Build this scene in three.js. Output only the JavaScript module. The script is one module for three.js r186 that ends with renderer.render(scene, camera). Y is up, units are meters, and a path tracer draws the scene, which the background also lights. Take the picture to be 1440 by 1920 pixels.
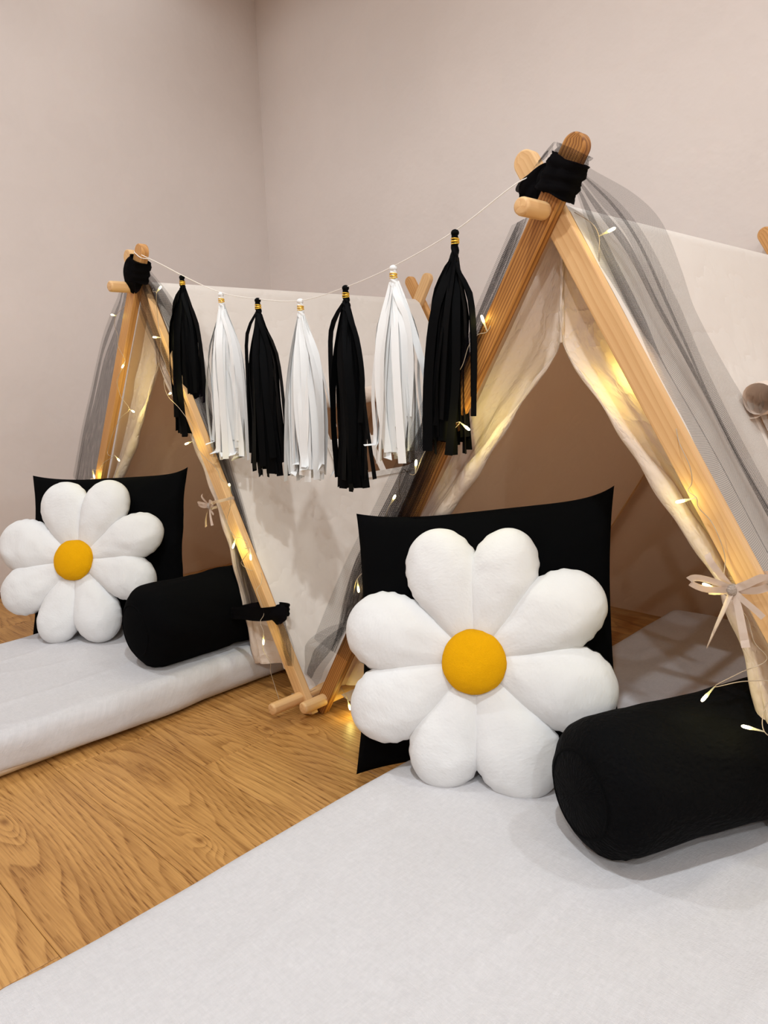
import * as THREE from 'three';
import { mergeGeometries, mergeVertices } from 'three/addons/utils/BufferGeometryUtils.js';

// ------------------------------------------------------------------ camera, light, exposure
const scene = new THREE.Scene();
scene.background = new THREE.Color(0x0c0a08);
const renderer = new THREE.WebGLRenderer({ antialias: true });
renderer.toneMapping = THREE.LinearToneMapping;
renderer.toneMappingExposure = 1.06;
renderer.shadowMap.enabled = true;
const camera = new THREE.PerspectiveCamera(68.275, 1440 / 1920, 0.02, 40);
camera.position.set(0.8006, 0.9243, 1.2697);
camera.up.set(-0.1061, 0.9824, -0.1538);
camera.lookAt(0.8006 - 0.691, 0.9243 - 0.1841, 1.2697 - 0.699);

const CEIL = 3.0, WX = -2.66, WZ = -1.4, EX = 3.4, EZ = 4.2;       // the room
const LAMP_COLOR = new THREE.Color(0.85, 0.94, 1.0);
const LAMPS = [                                                       // ceiling lamps: x, z, candela, label; from the third on, unseen fill added
  [1.25, -0.62, 3.5, 'round recessed ceiling lamp near the back wall, over the side window of the near tent'],
  [0.45, 1.05, 8.5, 'round recessed ceiling lamp over the foot of the near mattress'],
  [-1.75, 1.1, 5.6, 'added round ceiling fill lamp over the far mattress, near the side wall'],
  [-0.7, -0.8, 0.9, 'dim added ceiling fill lamp near the back wall, above the gap between the tents'],
  [-2.1, -0.5, 0.7, 'dimmest added ceiling fill lamp, above the corner of the room behind the far tent'],
  [1.5, 2.9, 8, 'bright added ceiling fill lamp behind the camera, straight out from the near tent'],
  [2.7, 0.5, 2.8, 'added ceiling fill lamp beyond the near tent, by the unseen side wall'],
  [2.8, 2.2, 6, 'added ceiling fill lamp, behind the camera by the unseen side wall'],
];
const BULB_CD = 0.006;                                                 // each fairy light

// ------------------------------------------------------------------ helpers
function rngOf(seed) { let a = seed >>> 0; return () => { a = (a + 0x6d2b79f5) >>> 0; let t = a; t = Math.imul(t ^ (t >>> 15), t | 1); t ^= t + Math.imul(t ^ (t >>> 7), t | 61); return ((t ^ (t >>> 14)) >>> 0) / 4294967296; }; }
function hash(x, y, s) { let h = (Math.imul(x | 0, 374761393) + Math.imul(y | 0, 668265263) + Math.imul(s | 0, 1274126177)) | 0; h = Math.imul(h ^ (h >>> 13), 1274126177); return ((h ^ (h >>> 16)) >>> 0) / 4294967296; }
function noise(x, y, s = 0, px = 0, py = 0) {                          // value noise in 0..1, may repeat every px, py
  const xi = Math.floor(x), yi = Math.floor(y), fx = x - xi, fy = y - yi;
  const w = (i, p) => (p ? ((i % p) + p) % p : i);
  const u = fx * fx * (3 - 2 * fx), v = fy * fy * (3 - 2 * fy);
  const a = hash(w(xi, px), w(yi, py), s), b = hash(w(xi + 1, px), w(yi, py), s), c = hash(w(xi, px), w(yi + 1, py), s), d = hash(w(xi + 1, px), w(yi + 1, py), s);
  return a + (b - a) * u + (c - a) * v + (a - b - c + d) * u * v;
}
function fbm(x, y, s = 0, o = 4, px = 0, py = 0) { let t = 0, a = 0.5, n = 0; for (let i = 0; i < o; i++) { t += a * noise(x, y, s + i * 17, px, py); n += a; x *= 2; y *= 2; px *= 2; py *= 2; a *= 0.5; } return t / n; }
const lerp = (a, b, t) => a + (b - a) * t, clamp = (x, a = 0, b = 1) => Math.min(b, Math.max(a, x));
const smooth = (a, b, x) => { const t = clamp((x - a) / (b - a)); return t * t * (3 - 2 * t); };
const V = (x, y, z) => new THREE.Vector3(x, y, z);
const srgb = (r, g, b) => new THREE.Color().setRGB(r / 255, g / 255, b / 255, THREE.SRGBColorSpace);

function tex(w, h, fn, color = true) {                                 // fn(x, y in 0..1) -> [r, g, b(, a)] in 0..255
  const d = new Uint8Array(w * h * 4);
  for (let j = 0; j < h; j++) for (let i = 0; i < w; i++) {
    const c = fn((i + 0.5) / w, (j + 0.5) / h), k = (j * w + i) * 4;
    if (typeof c === 'number') { d[k] = d[k + 1] = d[k + 2] = clamp(c, 0, 255); d[k + 3] = 255; } else { d[k] = clamp(c[0], 0, 255); d[k + 1] = clamp(c[1], 0, 255); d[k + 2] = clamp(c[2], 0, 255); d[k + 3] = 255; }
  }
  const t = new THREE.DataTexture(d, w, h, THREE.RGBAFormat);
  t.wrapS = t.wrapT = THREE.RepeatWrapping; t.magFilter = THREE.LinearFilter; t.minFilter = THREE.LinearFilter; t.needsUpdate = true;
  if (color) t.colorSpace = THREE.SRGBColorSpace;
  return t;
}
function rep(t, u, v) { const c = t.clone(); c.repeat.set(u, v); c.needsUpdate = true; return c; }

const counts = {};
function numbered(n) { const k = counts[n] || 0; counts[n] = k + 1; return k ? `${n}_${String(k).padStart(3, '0')}` : n; }
function shade(o) { o.castShadow = true; o.receiveShadow = true; return o; }
function thing(name, label, category, pos = [0, 0, 0], group) {
  const o = new THREE.Group(); o.name = numbered(name); o.position.set(...pos); scene.add(o);
  o.userData = { label, category }; if (group) o.userData.group = group;
  return o;
}
function part(parent, name, geo, mat, label) {
  const m = shade(new THREE.Mesh(geo, mat)); m.name = name;
  const same = parent.children.filter(c => c.name.replace(/_\d{3}$/, '') === name).length;
  if (same) m.name = `${name}_${String(same).padStart(3, '0')}`;
  if (label) m.userData.label = label;
  parent.add(m); return m;
}
function struct(name, geo, mat, label) { const m = shade(new THREE.Mesh(geo, mat)); m.name = name; m.userData = { kind: 'structure', label, category: name.split('_')[0] }; scene.add(m); return m; }

function sheet(nu, nv, fn, su = 1, sv = 1, keep = null) {              // fn(u, v) -> Vector3, uv scaled to metres by su, sv
  const p = [], uv = [], ix = [];
  for (let j = 0; j <= nv; j++) for (let i = 0; i <= nu; i++) { const a = fn(i / nu, j / nv); p.push(a.x, a.y, a.z); uv.push(i / nu * su, j / nv * sv); }
  for (let j = 0; j < nv; j++) for (let i = 0; i < nu; i++) {
    if (keep && !keep((i + 0.5) / nu, (j + 0.5) / nv)) continue;
    const a = j * (nu + 1) + i, b = a + 1, c = a + nu + 1, d = c + 1; ix.push(a, b, d, a, d, c);
  }
  const g = new THREE.BufferGeometry();
  g.setAttribute('position', new THREE.Float32BufferAttribute(p, 3)); g.setAttribute('uv', new THREE.Float32BufferAttribute(uv, 2)); g.setIndex(ix); g.computeVertexNormals();
  return g;
}
function curve(pts, tension = 0.5) { return new THREE.CatmullRomCurve3(pts.map(p => Array.isArray(p) ? V(...p) : p), false, 'centripetal', tension); }
function tube(pts, r, seg = 40, rs = 8) {                              // r: number or function of t; round ends closed
  const c = Array.isArray(pts) ? curve(pts) : pts, fr = c.computeFrenetFrames(seg, false), p = [], ix = [], uv = [], L = c.getLength();
  for (let i = 0; i <= seg; i++) {
    const t = i / seg, o = c.getPointAt(t), rr = typeof r === 'function' ? r(t) : r;
    for (let k = 0; k <= rs; k++) { const a = k / rs * Math.PI * 2, q = o.clone().addScaledVector(fr.normals[i], Math.cos(a) * rr).addScaledVector(fr.binormals[i], Math.sin(a) * rr); p.push(q.x, q.y, q.z); uv.push(k / rs * 6.28 * 0.03, t * L); }
  }
  for (let i = 0; i < seg; i++) for (let k = 0; k < rs; k++) { const a = i * (rs + 1) + k, b = a + 1, d = a + rs + 1, e = d + 1; ix.push(a, d, b, b, d, e); }
  const cap = (i, flip) => { const o = c.getPointAt(i / seg), n = p.length / 3; p.push(o.x, o.y, o.z); uv.push(0, 0); for (let k = 0; k < rs; k++) { const a = i * (rs + 1) + k; flip ? ix.push(n, a, a + 1) : ix.push(n, a + 1, a); } };
  cap(0, true); cap(seg, false);
  const g = new THREE.BufferGeometry();
  g.setAttribute('position', new THREE.Float32BufferAttribute(p, 3)); g.setAttribute('uv', new THREE.Float32BufferAttribute(uv, 2)); g.setIndex(ix); g.computeVertexNormals();
  return g;
}
function ribbon(pts, width, side, seg = 24, th = 0.0008, twist = 0) {  // flat band along pts; side(t): direction across
  const c = curve(pts), g = [];
  const f = (off) => sheet(1, seg, (u, v) => { const o = c.getPointAt(v), T = c.getTangentAt(v), S = (typeof side === 'function' ? side(v) : side).clone(); S.addScaledVector(T, -S.dot(T)).normalize(); if (twist) S.applyAxisAngle(T, twist * v); const N = T.clone().cross(S).normalize(); const w = typeof width === 'function' ? width(v) : width; return o.addScaledVector(S, (u - 0.5) * w).addScaledVector(N, off); }, 0.01, c.getLength());
  g.push(f(th / 2), f(-th / 2));
  return mergeGeometries(g);
}
function softBox(x0, x1, y0, y1, z0, z1, r, nx, ny, nz, disp) {        // cushion-edged block with smooth normals and a displacement
  const w = x1 - x0, h = y1 - y0, l = z1 - z0;
  let g = new THREE.BoxGeometry(w, h, l, nx, ny, nz); g.deleteAttribute('normal'); g.deleteAttribute('uv');
  const p = g.attributes.position, rr = Math.min(r, h / 2 - 1e-4);
  for (let i = 0; i < p.count; i++) {
    const q = V(p.getX(i), p.getY(i), p.getZ(i)), ix = clamp(q.x, -w / 2 + r, w / 2 - r), iy = clamp(q.y, -h / 2 + rr, h / 2 - rr), iz = clamp(q.z, -l / 2 + r, l / 2 - r);
    const d = V((q.x - ix) / r, (q.y - iy) / rr, (q.z - iz) / r), n = d.length(); if (n > 1e-6) { const m = Math.max(Math.abs(d.x), Math.abs(d.y), Math.abs(d.z)); d.multiplyScalar(m / n); }
    q.set(ix + d.x * r, iy + d.y * rr, iz + d.z * r).add(V((x0 + x1) / 2, (y0 + y1) / 2, (z0 + z1) / 2));
    if (disp) disp(q);
    p.setXYZ(i, q.x, q.y, q.z);
  }
  g = mergeVertices(g, 1e-5); g.computeVertexNormals();
  const uv = []; for (let i = 0; i < g.attributes.position.count; i++) { const a = g.attributes.position; uv.push(a.getX(i) + a.getY(i) * 0.7, a.getZ(i) + a.getY(i) * 0.7); }
  g.setAttribute('uv', new THREE.Float32BufferAttribute(uv, 2));
  return g;
}

// ------------------------------------------------------------------ materials
function grainTex(seed, light, dark, streak, rings) {                          // pine: 0.2 m across u, 1 m along v
  return tex(192, 768, (x, y) => {
    const wob = (fbm(x * 2, y * 3, seed, 3, 2, 3) - 0.5) * 0.7, k = x * rings + wob * 2.2;
    let ring = k - Math.floor(k); ring = Math.pow(ring, 2.2) * (1 - smooth(0.92, 1, ring));
    const fine = noise(x * 96, y * 10, seed + 5, 96, 10), big = fbm(x * 3, y * 4, seed + 9, 3, 3, 4);
    const t = clamp(ring * streak + (fine - 0.5) * 0.28 * streak + (big - 0.5) * 0.35 + 0.12);
    return [lerp(light[0], dark[0], t), lerp(light[1], dark[1], t), lerp(light[2], dark[2], t)];
  });
}
function wood(t, rough = 0.5) { return new THREE.MeshPhysicalMaterial({ map: rep(t, 5, 1), roughness: rough, specularIntensity: 0.7 }); }
const pineA = grainTex(11, [226, 184, 132], [196, 142, 90], 0.5, 7), pineB = grainTex(23, [190, 132, 68], [104, 58, 22], 0.95, 13), pineC = grainTex(37, [214, 160, 100], [166, 110, 58], 0.65, 9);
const M = {
  pale: wood(pineA), dark: wood(pineB), mid: wood(pineC),
};
const weave = tex(256, 256, (x, y) => 128 + 60 * Math.sin(x * 6.2832 * 64) * Math.sin(y * 6.2832 * 64) + (noise(x * 128, y * 24, 3, 128, 24) - 0.5) * 70 + (noise(x * 24, y * 128, 4, 24, 128) - 0.5) * 70, false);
const crease = tex(512, 512, (x, y) => {                                // soft laundry creases
  const a = fbm(x * 5, y * 5, 7, 4, 5, 5), b = fbm(x * 4 + a, y * 4 + a * 1.3, 19, 3), r = 1 - Math.abs(2 * fbm(x * 6, y * 6, 31, 4, 6, 6) - 1);
  return 255 * (0.5 * a + 0.5 * Math.pow(r, 3)) + b * 0;
}, false);
function fabric(color, o = {}) { return new THREE.MeshPhysicalMaterial(Object.assign({ color, roughness: 0.95, specularIntensity: 0.25, side: THREE.DoubleSide }, o)); }
M.canopy = fabric(srgb(241, 231, 221), { bumpMap: rep(crease, 2.2, 2.2), bumpScale: 0.003, transmission: 0.28, thickness: 0 });
M.flap = fabric(srgb(230, 210, 194), { bumpMap: rep(crease, 3.5, 3.5), bumpScale: 0.004, transmission: 0.16, thickness: 0 });
M.interiorTint = fabric(srgb(240, 211, 180), { bumpMap: rep(crease, 2, 2), bumpScale: 0.003, transmission: 0.48, thickness: 0 });  // tan stands in for the warm, dim light inside the cream tents
const cotton = tex(512, 512, (x, y) => { const k = 1 + (fbm(x * 90, y * 60, 83, 3, 90, 60) - 0.5) * 0.035 + (noise(x * 250, y * 30, 84, 250, 30) + noise(x * 30, y * 250, 85, 30, 250) - 1) * 0.02; return [208 * k, 204 * k, 205 * k]; });
M.sheet = fabric(0xffffff, { map: rep(cotton, 2.5, 2.5), bumpMap: rep(weave, 8, 8), bumpScale: 0.001 });
M.core = fabric(srgb(240, 236, 232));
const plush = tex(256, 256, (x, y) => 255 * fbm(x * 40, y * 40, 41, 3, 40, 40), false);
M.petal = fabric(srgb(228, 226, 225), { bumpMap: rep(plush, 6, 6), bumpScale: 0.0005 });
M.yellow = fabric(srgb(238, 172, 6), { bumpMap: rep(plush, 7, 7), bumpScale: 0.0012 });
M.black = fabric(srgb(9, 9, 10), { specularIntensity: 0.08, roughness: 1 });
M.fur = fabric(srgb(8, 8, 9), { specularIntensity: 0.15, roughness: 0.9, bumpMap: rep(plush, 4, 4), bumpScale: 0.003, sheen: 0.05, sheenColor: srgb(120, 120, 125), sheenRoughness: 0.5 });
const net = tex(64, 64, (x, y) => {                                     // tulle mesh, 2 x 2 openings in 6 mm
  const u = x * 2, v = y * 2, a = Math.abs(((u + v) % 1) - 0.5) * 2, b = Math.abs((((u - v) % 1) + 1) % 1 - 0.5) * 2;
  return 255 * Math.max(smooth(0.72, 0.86, a), smooth(0.72, 0.86, b), 0.04);
}, false);
M.tulle = new THREE.MeshPhysicalMaterial({ color: srgb(22, 15, 20), roughness: 0.9, specularIntensity: 0.15, alphaMap: rep(net, 160, 160), transparent: true, opacity: 0.64, side: THREE.DoubleSide });
M.tulleThick = new THREE.MeshPhysicalMaterial({ color: srgb(10, 8, 9), roughness: 0.95, specularIntensity: 0.1, transparent: true, opacity: 0.96, side: THREE.DoubleSide });
M.paperWhite = fabric(srgb(250, 248, 246), { transmission: 0.16, thickness: 0, roughness: 1 });
M.paperBlack = fabric(srgb(6, 6, 7), { specularIntensity: 0.12, roughness: 0.65 });
M.gold = new THREE.MeshPhysicalMaterial({ color: srgb(250, 205, 84), metalness: 1, roughness: 0.36 });
M.cord = fabric(srgb(240, 232, 222));
M.wire = new THREE.MeshPhysicalMaterial({ color: srgb(178, 158, 136), roughness: 0.3, metalness: 0.1 });
M.wireDark = new THREE.MeshPhysicalMaterial({ color: srgb(70, 58, 50), roughness: 0.35, metalness: 0.2 });
M.holder = new THREE.MeshPhysicalMaterial({ color: srgb(250, 244, 225), roughness: 0.2, transmission: 0.7, thickness: 0 });
M.glow = new THREE.MeshStandardMaterial({ color: 0xffffff, emissive: new THREE.Color(1.0, 0.9, 0.55), emissiveIntensity: 4 });

// ------------------------------------------------------------------ the room
const plaster = tex(512, 512, (x, y) => 255 * (0.7 * fbm(x * 60, y * 60, 51, 3, 60, 60) + 0.3 * fbm(x * 6, y * 6, 55, 3, 6, 6)), false);
const wallTint = tex(256, 256, (x, y) => { const k = 1 + (fbm(x * 5, y * 5, 61, 4, 5, 5) - 0.5) * 0.05; return [218 * k, 204 * k, 196 * k]; });
const wallMat = new THREE.MeshPhysicalMaterial({ map: rep(wallTint, 0.5, 0.5), roughness: 0.9, specularIntensity: 0.3, bumpMap: rep(plaster, 0.8, 0.8), bumpScale: 0.0012 });
function box(x0, x1, y0, y1, z0, z1) {
  const g = new THREE.BoxGeometry(x1 - x0, y1 - y0, z1 - z0); g.translate((x0 + x1) / 2, (y0 + y1) / 2, (z0 + z1) / 2);
  const p = g.attributes.position, n = g.attributes.normal, uv = g.attributes.uv;
  for (let i = 0; i < p.count; i++) { const ax = Math.abs(n.getX(i)), ay = Math.abs(n.getY(i)); uv.setXY(i, ax > 0.5 ? p.getZ(i) : p.getX(i), ay > 0.5 ? p.getZ(i) : p.getY(i)); }
  return g;
}
const plainWall = new THREE.MeshPhysicalMaterial({ color: srgb(226, 220, 214), roughness: 0.9, specularIntensity: 0.3 });
struct('wall_left', box(WX - 0.12, WX, -0.1, CEIL, WZ - 0.12, EZ + 0.12), wallMat, 'plain warm beige plaster wall beside the far tent');
struct('wall_back', box(WX, EX, -0.1, CEIL, WZ - 0.12, WZ), wallMat, 'plain warm beige plaster wall behind both tents');
struct('wall_right', box(EX, EX + 0.12, -0.1, CEIL, WZ - 0.12, EZ + 0.12), plainWall, 'plain beige wall at the unseen side of the room');
struct('wall_front', box(WX, EX, -0.1, CEIL, EZ, EZ + 0.12), plainWall, 'plain beige wall behind the camera');
struct('ceiling', box(WX - 0.12, EX + 0.12, CEIL, CEIL + 0.12, WZ - 0.12, EZ + 0.12), new THREE.MeshPhysicalMaterial({ color: srgb(244, 241, 238), roughness: 0.95 }), 'flat off-white ceiling with recessed lamps');
// floor: laminate boards laid along x, each its own mesh
function oakTex(seed, tone) {                                          // u: 1.5 m along the board, v: 0.5 m across
  const r = rngOf(seed), kn = []; for (let i = 0; i < 3; i++) kn.push([r(), r(), 0.010 + r() * 0.012]);
  const wrapD = d => d - Math.round(d);
  return tex(1024, 512, (x, y) => {
    let h = y * 2 + 1.15 * fbm(x * 2, y * 3, seed, 2, 2, 3) + 0.12 * fbm(x * 5, y * 14, seed + 3, 2, 5, 14);   // growth surface cut by the board: its level lines are the grain
    let knot = 0;
    for (const [kx, ky, ks] of kn) { const dx = wrapD(x - kx) * 1.5, dy = wrapD(y - ky) * 0.5, d2 = dx * dx / 9 + dy * dy; h += 0.3 * Math.exp(-d2 / (ks * ks * 2.5)); knot += Math.exp(-(dx * dx / 4 + dy * dy) / (ks * ks * 0.18)); }
    const k = h * 12, f = k - Math.floor(k), ring = Math.pow(f, 2.5) * (1 - smooth(0.9, 1, f));
    const pore = smooth(0.6, 0.88, noise(x * 44, y * 380, seed + 7, 44, 380)), pore2 = noise(x * 14, y * 200, seed + 8, 14, 200), big = fbm(x * 2, y * 6, seed + 13, 3, 2, 6);
    let t = clamp(0.12 + ring * 0.4 + pore * 0.5 * (0.35 + ring) + (pore2 - 0.5) * 0.26 + (big - 0.5) * 0.5 + tone + 0.55 * knot);
    return [lerp(206, 122, t), lerp(154, 76, t), lerp(90, 32, t)];
  });
}
const oakBump = tex(512, 512, (x, y) => 255 * (1 - Math.pow(noise(x * 45, y * 330, 77, 45, 330), 3) * 0.8), false);
const oakMats = [oakTex(101, 0.04), oakTex(202, -0.09), oakTex(303, 0.0), oakTex(404, 0.13)].map(t => new THREE.MeshPhysicalMaterial({ map: rep(t, 1 / 1.5, 2), roughness: 0.42, specularIntensity: 0.6, bumpMap: rep(oakBump, 1, 2), bumpScale: 0.0006 }));
const floor = struct('floor', box(WX - 0.1, EX + 0.1, -0.12, -0.011, WZ - 0.1, EZ + 0.1), new THREE.MeshStandardMaterial({ color: srgb(58, 38, 22), roughness: 0.9 }), 'oak-look laminate floor of long boards');
function plankGeo(x0, x1, z0, z1, du, dv) {
  const c = 0.0016, t = 0.011, g = 0.0004, X0 = x0 + g, X1 = x1 - g, Z0 = z0 + g, Z1 = z1 - g;
  const P = [[X0 + c, 0, Z0 + c], [X1 - c, 0, Z0 + c], [X1 - c, 0, Z1 - c], [X0 + c, 0, Z1 - c], [X0, -c * 0.7, Z0], [X1, -c * 0.7, Z0], [X1, -c * 0.7, Z1], [X0, -c * 0.7, Z1], [X0, -t, Z0], [X1, -t, Z0], [X1, -t, Z1], [X0, -t, Z1]];
  const F = [[0, 3, 2, 1], [0, 1, 5, 4], [1, 2, 6, 5], [2, 3, 7, 6], [3, 0, 4, 7], [4, 5, 9, 8], [5, 6, 10, 9], [6, 7, 11, 10], [7, 4, 8, 11]], p = [], uv = [];
  for (const f of F) for (const k of [0, 1, 2, 0, 2, 3]) { const q = P[f[k]]; p.push(...q); uv.push(q[0] + du, q[2] + dv); }
  const G = new THREE.BufferGeometry(); G.setAttribute('position', new THREE.Float32BufferAttribute(p, 3)); G.setAttribute('uv', new THREE.Float32BufferAttribute(uv, 2)); G.computeVertexNormals(); return G;
}
{
  const r = rngOf(5), W = 0.247, z00 = 0.147;
  for (let k = -7; k < 17; k++) {
    const z0 = Math.max(z00 + k * W, WZ), z1 = Math.min(z00 + (k + 1) * W, EZ); if (z1 - z0 < 0.02) continue;
    let x = -0.707 - 1.5 * 3 + (k === 0 ? 0 : ((k * 7 + 70) % 10) / 10 * 1.5 + 0.2);
    for (; x < EX; x += 1.5) { const a = Math.max(x, WX), b = Math.min(x + 1.5, EX); const du = r(), dv = r() * 0.5, m = Math.floor(r() * 4); if (b - a > 0.02) part(floor, 'plank', plankGeo(a, b, z0, z1, du, dv), oakMats[m]); }
  }
}
// narrow wooden quarter-round along the foot of the walls
{
  const mat = new THREE.MeshPhysicalMaterial({ color: srgb(104, 62, 36), roughness: 0.5 });
  const s = new THREE.Shape(); s.moveTo(0, 0); s.lineTo(0.022, 0); s.absarc(0, 0, 0.022, 0, Math.PI / 2, false); s.lineTo(0, 0);
  const g1 = new THREE.ExtrudeGeometry(s, { depth: EZ - WZ, bevelEnabled: false, curveSegments: 8 }); g1.translate(WX, 0, WZ);
  struct('trim_1', g1, mat, 'thin brown quarter-round strip where the wall beside the far tent meets the floor');
  const g2 = new THREE.ExtrudeGeometry(s, { depth: EX - WX - 0.03, bevelEnabled: false, curveSegments: 8 }); g2.rotateY(-Math.PI / 2); g2.translate(EX, 0, WZ);
  struct('trim_2', g2, mat, 'thin brown quarter-round strip where the back wall meets the floor');
}
// ceiling lamps, most of them unseen fill added to brighten the walls
LAMPS.forEach(([x, z, cd, label], i) => {
  const t = thing('ceiling_lamp', label, 'ceiling lamp', [x, CEIL - 0.012, z]);
  const ring = new THREE.LatheGeometry([[0.045, 0.012], [0.045, 0.002], [0.05, -0.003], [0.07, -0.003], [0.075, 0.012]].map(a => new THREE.Vector2(...a)), 40);
  part(t, 'trim_ring', ring, new THREE.MeshPhysicalMaterial({ color: 0xeeeeee, roughness: 0.5, side: THREE.DoubleSide }));
  const lens = new THREE.CylinderGeometry(0.044, 0.044, 0.004, 32); lens.translate(0, 0.009, 0);
  part(t, 'lens', lens, new THREE.MeshStandardMaterial({ color: 0xffffff, emissive: LAMP_COLOR, emissiveIntensity: 6 }));
  const l = new THREE.SpotLight(LAMP_COLOR, cd, 0, 1.46, 0.25, 2); l.position.set(x, CEIL - 0.03, z); l.target.position.set(x, 0, z);
  l.castShadow = true; l.shadow.radius = 2.2; l.shadow.mapSize.set(2048, 2048); l.name = 'ceiling_lamp_light'; scene.add(l, l.target);
});

// ------------------------------------------------------------------ tents
const HW = 0.7153, HC = 1.2, LEN = 1.306, LEGW = 0.047, LEGT = 0.024, LL = Math.hypot(HW, HC), OVER = 0.138;
function legGeo(side, zFront) {                                         // side -1: foot at -x, leaning to +x at the top
  const hw = LEGW / 2, b = 0.003, s = new THREE.Shape(), top = LL + OVER, R = hw - b;
  s.moveTo(-R, b); s.lineTo(R, b); s.lineTo(R, top - hw); s.absarc(0, top - hw, R, 0, Math.PI, false); s.lineTo(-R, b);
  const g = new THREE.ExtrudeGeometry(s, { depth: LEGT - 2 * b, bevelEnabled: true, bevelThickness: b, bevelSize: b, bevelSegments: 2, curveSegments: 14 });
  { const p0 = g.attributes.position, uv = g.attributes.uv; for (let i = 0; i < p0.count; i++) uv.setXY(i, p0.getX(i) + 0.03 + p0.getZ(i) * 1.2 * (p0.getX(i) > 0 ? 1 : -1), p0.getY(i) + side * 0.37 + zFront); }
  g.translate(0, 0, -LEGT + b); const ang = Math.atan2(HW, HC);
  g.translate(0, 0.0, 0); g.rotateZ(side < 0 ? -ang : ang); g.translate(side * HW, 0.0, zFront);
  const p = g.attributes.position; for (let i = 0; i < p.count; i++) if (p.getY(i) < 0.0015) p.setY(i, 0.0015);
  return g;
}
function rodGeo(x, y, z0, z1, r = 0.0165) {
  const g = new THREE.LatheGeometry([[0, 0], [r * 0.7, 0], [r * 0.93, 0.003], [r, 0.008], [r, z1 - z0 - 0.008], [r * 0.93, z1 - z0 - 0.003], [r * 0.7, z1 - z0], [0, z1 - z0]].map(a => new THREE.Vector2(...a)), 24);
  const uv = g.attributes.uv; for (let i = 0; i < uv.count; i++) uv.setXY(i, uv.getX(i) * 0.1, uv.getY(i) * (z1 - z0));
  g.rotateX(Math.PI / 2); g.translate(x, y, z0); return g;
}
const SN = V(HC, HW, 0).normalize();                                    // outward normal of the right slope
const legX = y => HW * (1 - y / HC);
function slopePoint(side, s, z) {                                       // s: 0 at the ridge, 1 at the side rod
  const y = lerp(1.22, 0.045, s), x = legX(y) + 0.026 - 0.011 * s; return V(side * x * smooth(0, 0.012, s), y, z);
}
const WIN = { s0: 0.335, s1: 0.545, z0: -0.86, z1: -0.46 };
function canopyGeo(side, seed, window, inset = 0) {
  const Z0 = -0.03, Z1 = -1.282, inWin = (s, z) => { const cs = (WIN.s0 + WIN.s1) / 2, hs = (WIN.s1 - WIN.s0) / 2 * LL, cz = (WIN.z0 + WIN.z1) / 2, hz = (WIN.z1 - WIN.z0) / 2, r = 0.05; const dx = Math.max(Math.abs(s - cs) * LL - hs + r, 0), dz = Math.max(Math.abs(z - cz) - hz + r, 0); return Math.hypot(dx, dz) < r; };
  return sheet(150, 130, (u, v) => {
    const z = lerp(Z0, Z1, u), s = v, p = slopePoint(side, s, z);
    const e = Math.sin(Math.PI * u) * Math.sin(Math.PI * Math.min(1, s * 1.02)), n = V(side * SN.x, SN.y, 0);
    let d = -0.016 * e * smooth(0, 0.25, s) + (fbm(u * 5, s * 5, seed, 3) - 0.5) * 0.014 * Math.min(1, s * 4) + 0.006 * (Math.abs(fbm(u * 9 + s * 4, s * 6, seed + 3, 2) - 0.5) - 0.15) * Math.min(1, s * 3);
    if (s > 0.9) d += Math.sin(u * 55 + seed) * 0.006 * (s - 0.9) * 10;
    return p.addScaledVector(n, d - inset * smooth(0, 0.03, s));
  }, 1.25, 1.38, window ? (u, v) => !inWin(v, lerp(Z0, Z1, u)) : null);
}
function crumple(fn, seed, k = 14) { return (u, v) => { const p = fn(u, v); p.x += (fbm(u * k, v * k, seed, 2) - 0.5) * 0.02; p.y += (fbm(u * k, v * k, seed + 9, 2) - 0.5) * 0.02; p.z += (fbm(u * k, v * k, seed + 4, 2) - 0.5) * 0.02; return p; }; }
// inner edge of the tied-back flap and its outer edge along the leg, as (x, y) for the right side
const INNER = curve([[0, 1.17, 0], [0.001, 1.06, 0], [0.004, 0.966, 0], [0.07, 0.877, 0], [0.153, 0.778, 0], [0.25, 0.66, 0], [0.325, 0.56, 0], [0.345, 0.51, 0], [0.372, 0.44, 0], [0.405, 0.3, 0], [0.43, 0.18, 0], [0.445, 0.075, 0]]);
function flapPoint(side, seed, u, v) {                                  // u 0 at the leg .. 1 at the inner edge; v down
  const I = INNER.getPoint(v), y0 = lerp(1.17, 0.05, v), below = smooth(0.5, 0.75, v);
  const oy = lerp(Math.min(1.19, I.y + 0.02), I.y - 0.0, 1), ox = legX(oy) + 0.004 - below * 0.01;
  const x = lerp(ox, I.x, u), y = lerp(oy, I.y, u), pinch = Math.exp(-Math.pow((I.y - 0.545) / 0.1, 2));
  const amp = (0.007 + 0.012 * below) * smooth(0, 0.3, v) * (1 - 0.5 * pinch);
  let z = -0.052 + amp * Math.sin(u * 15 + v * 3 + seed) * (0.4 + 0.6 * u) + (fbm(u * 4 + seed, v * 9, seed, 3) - 0.5) * 0.012 * smooth(0, 0.2, v) - 0.02 * Math.sin(Math.PI * u) * (1 - pinch);
  z += 0.018 * pinch;
  return V(side * x, y, z);
}
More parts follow.
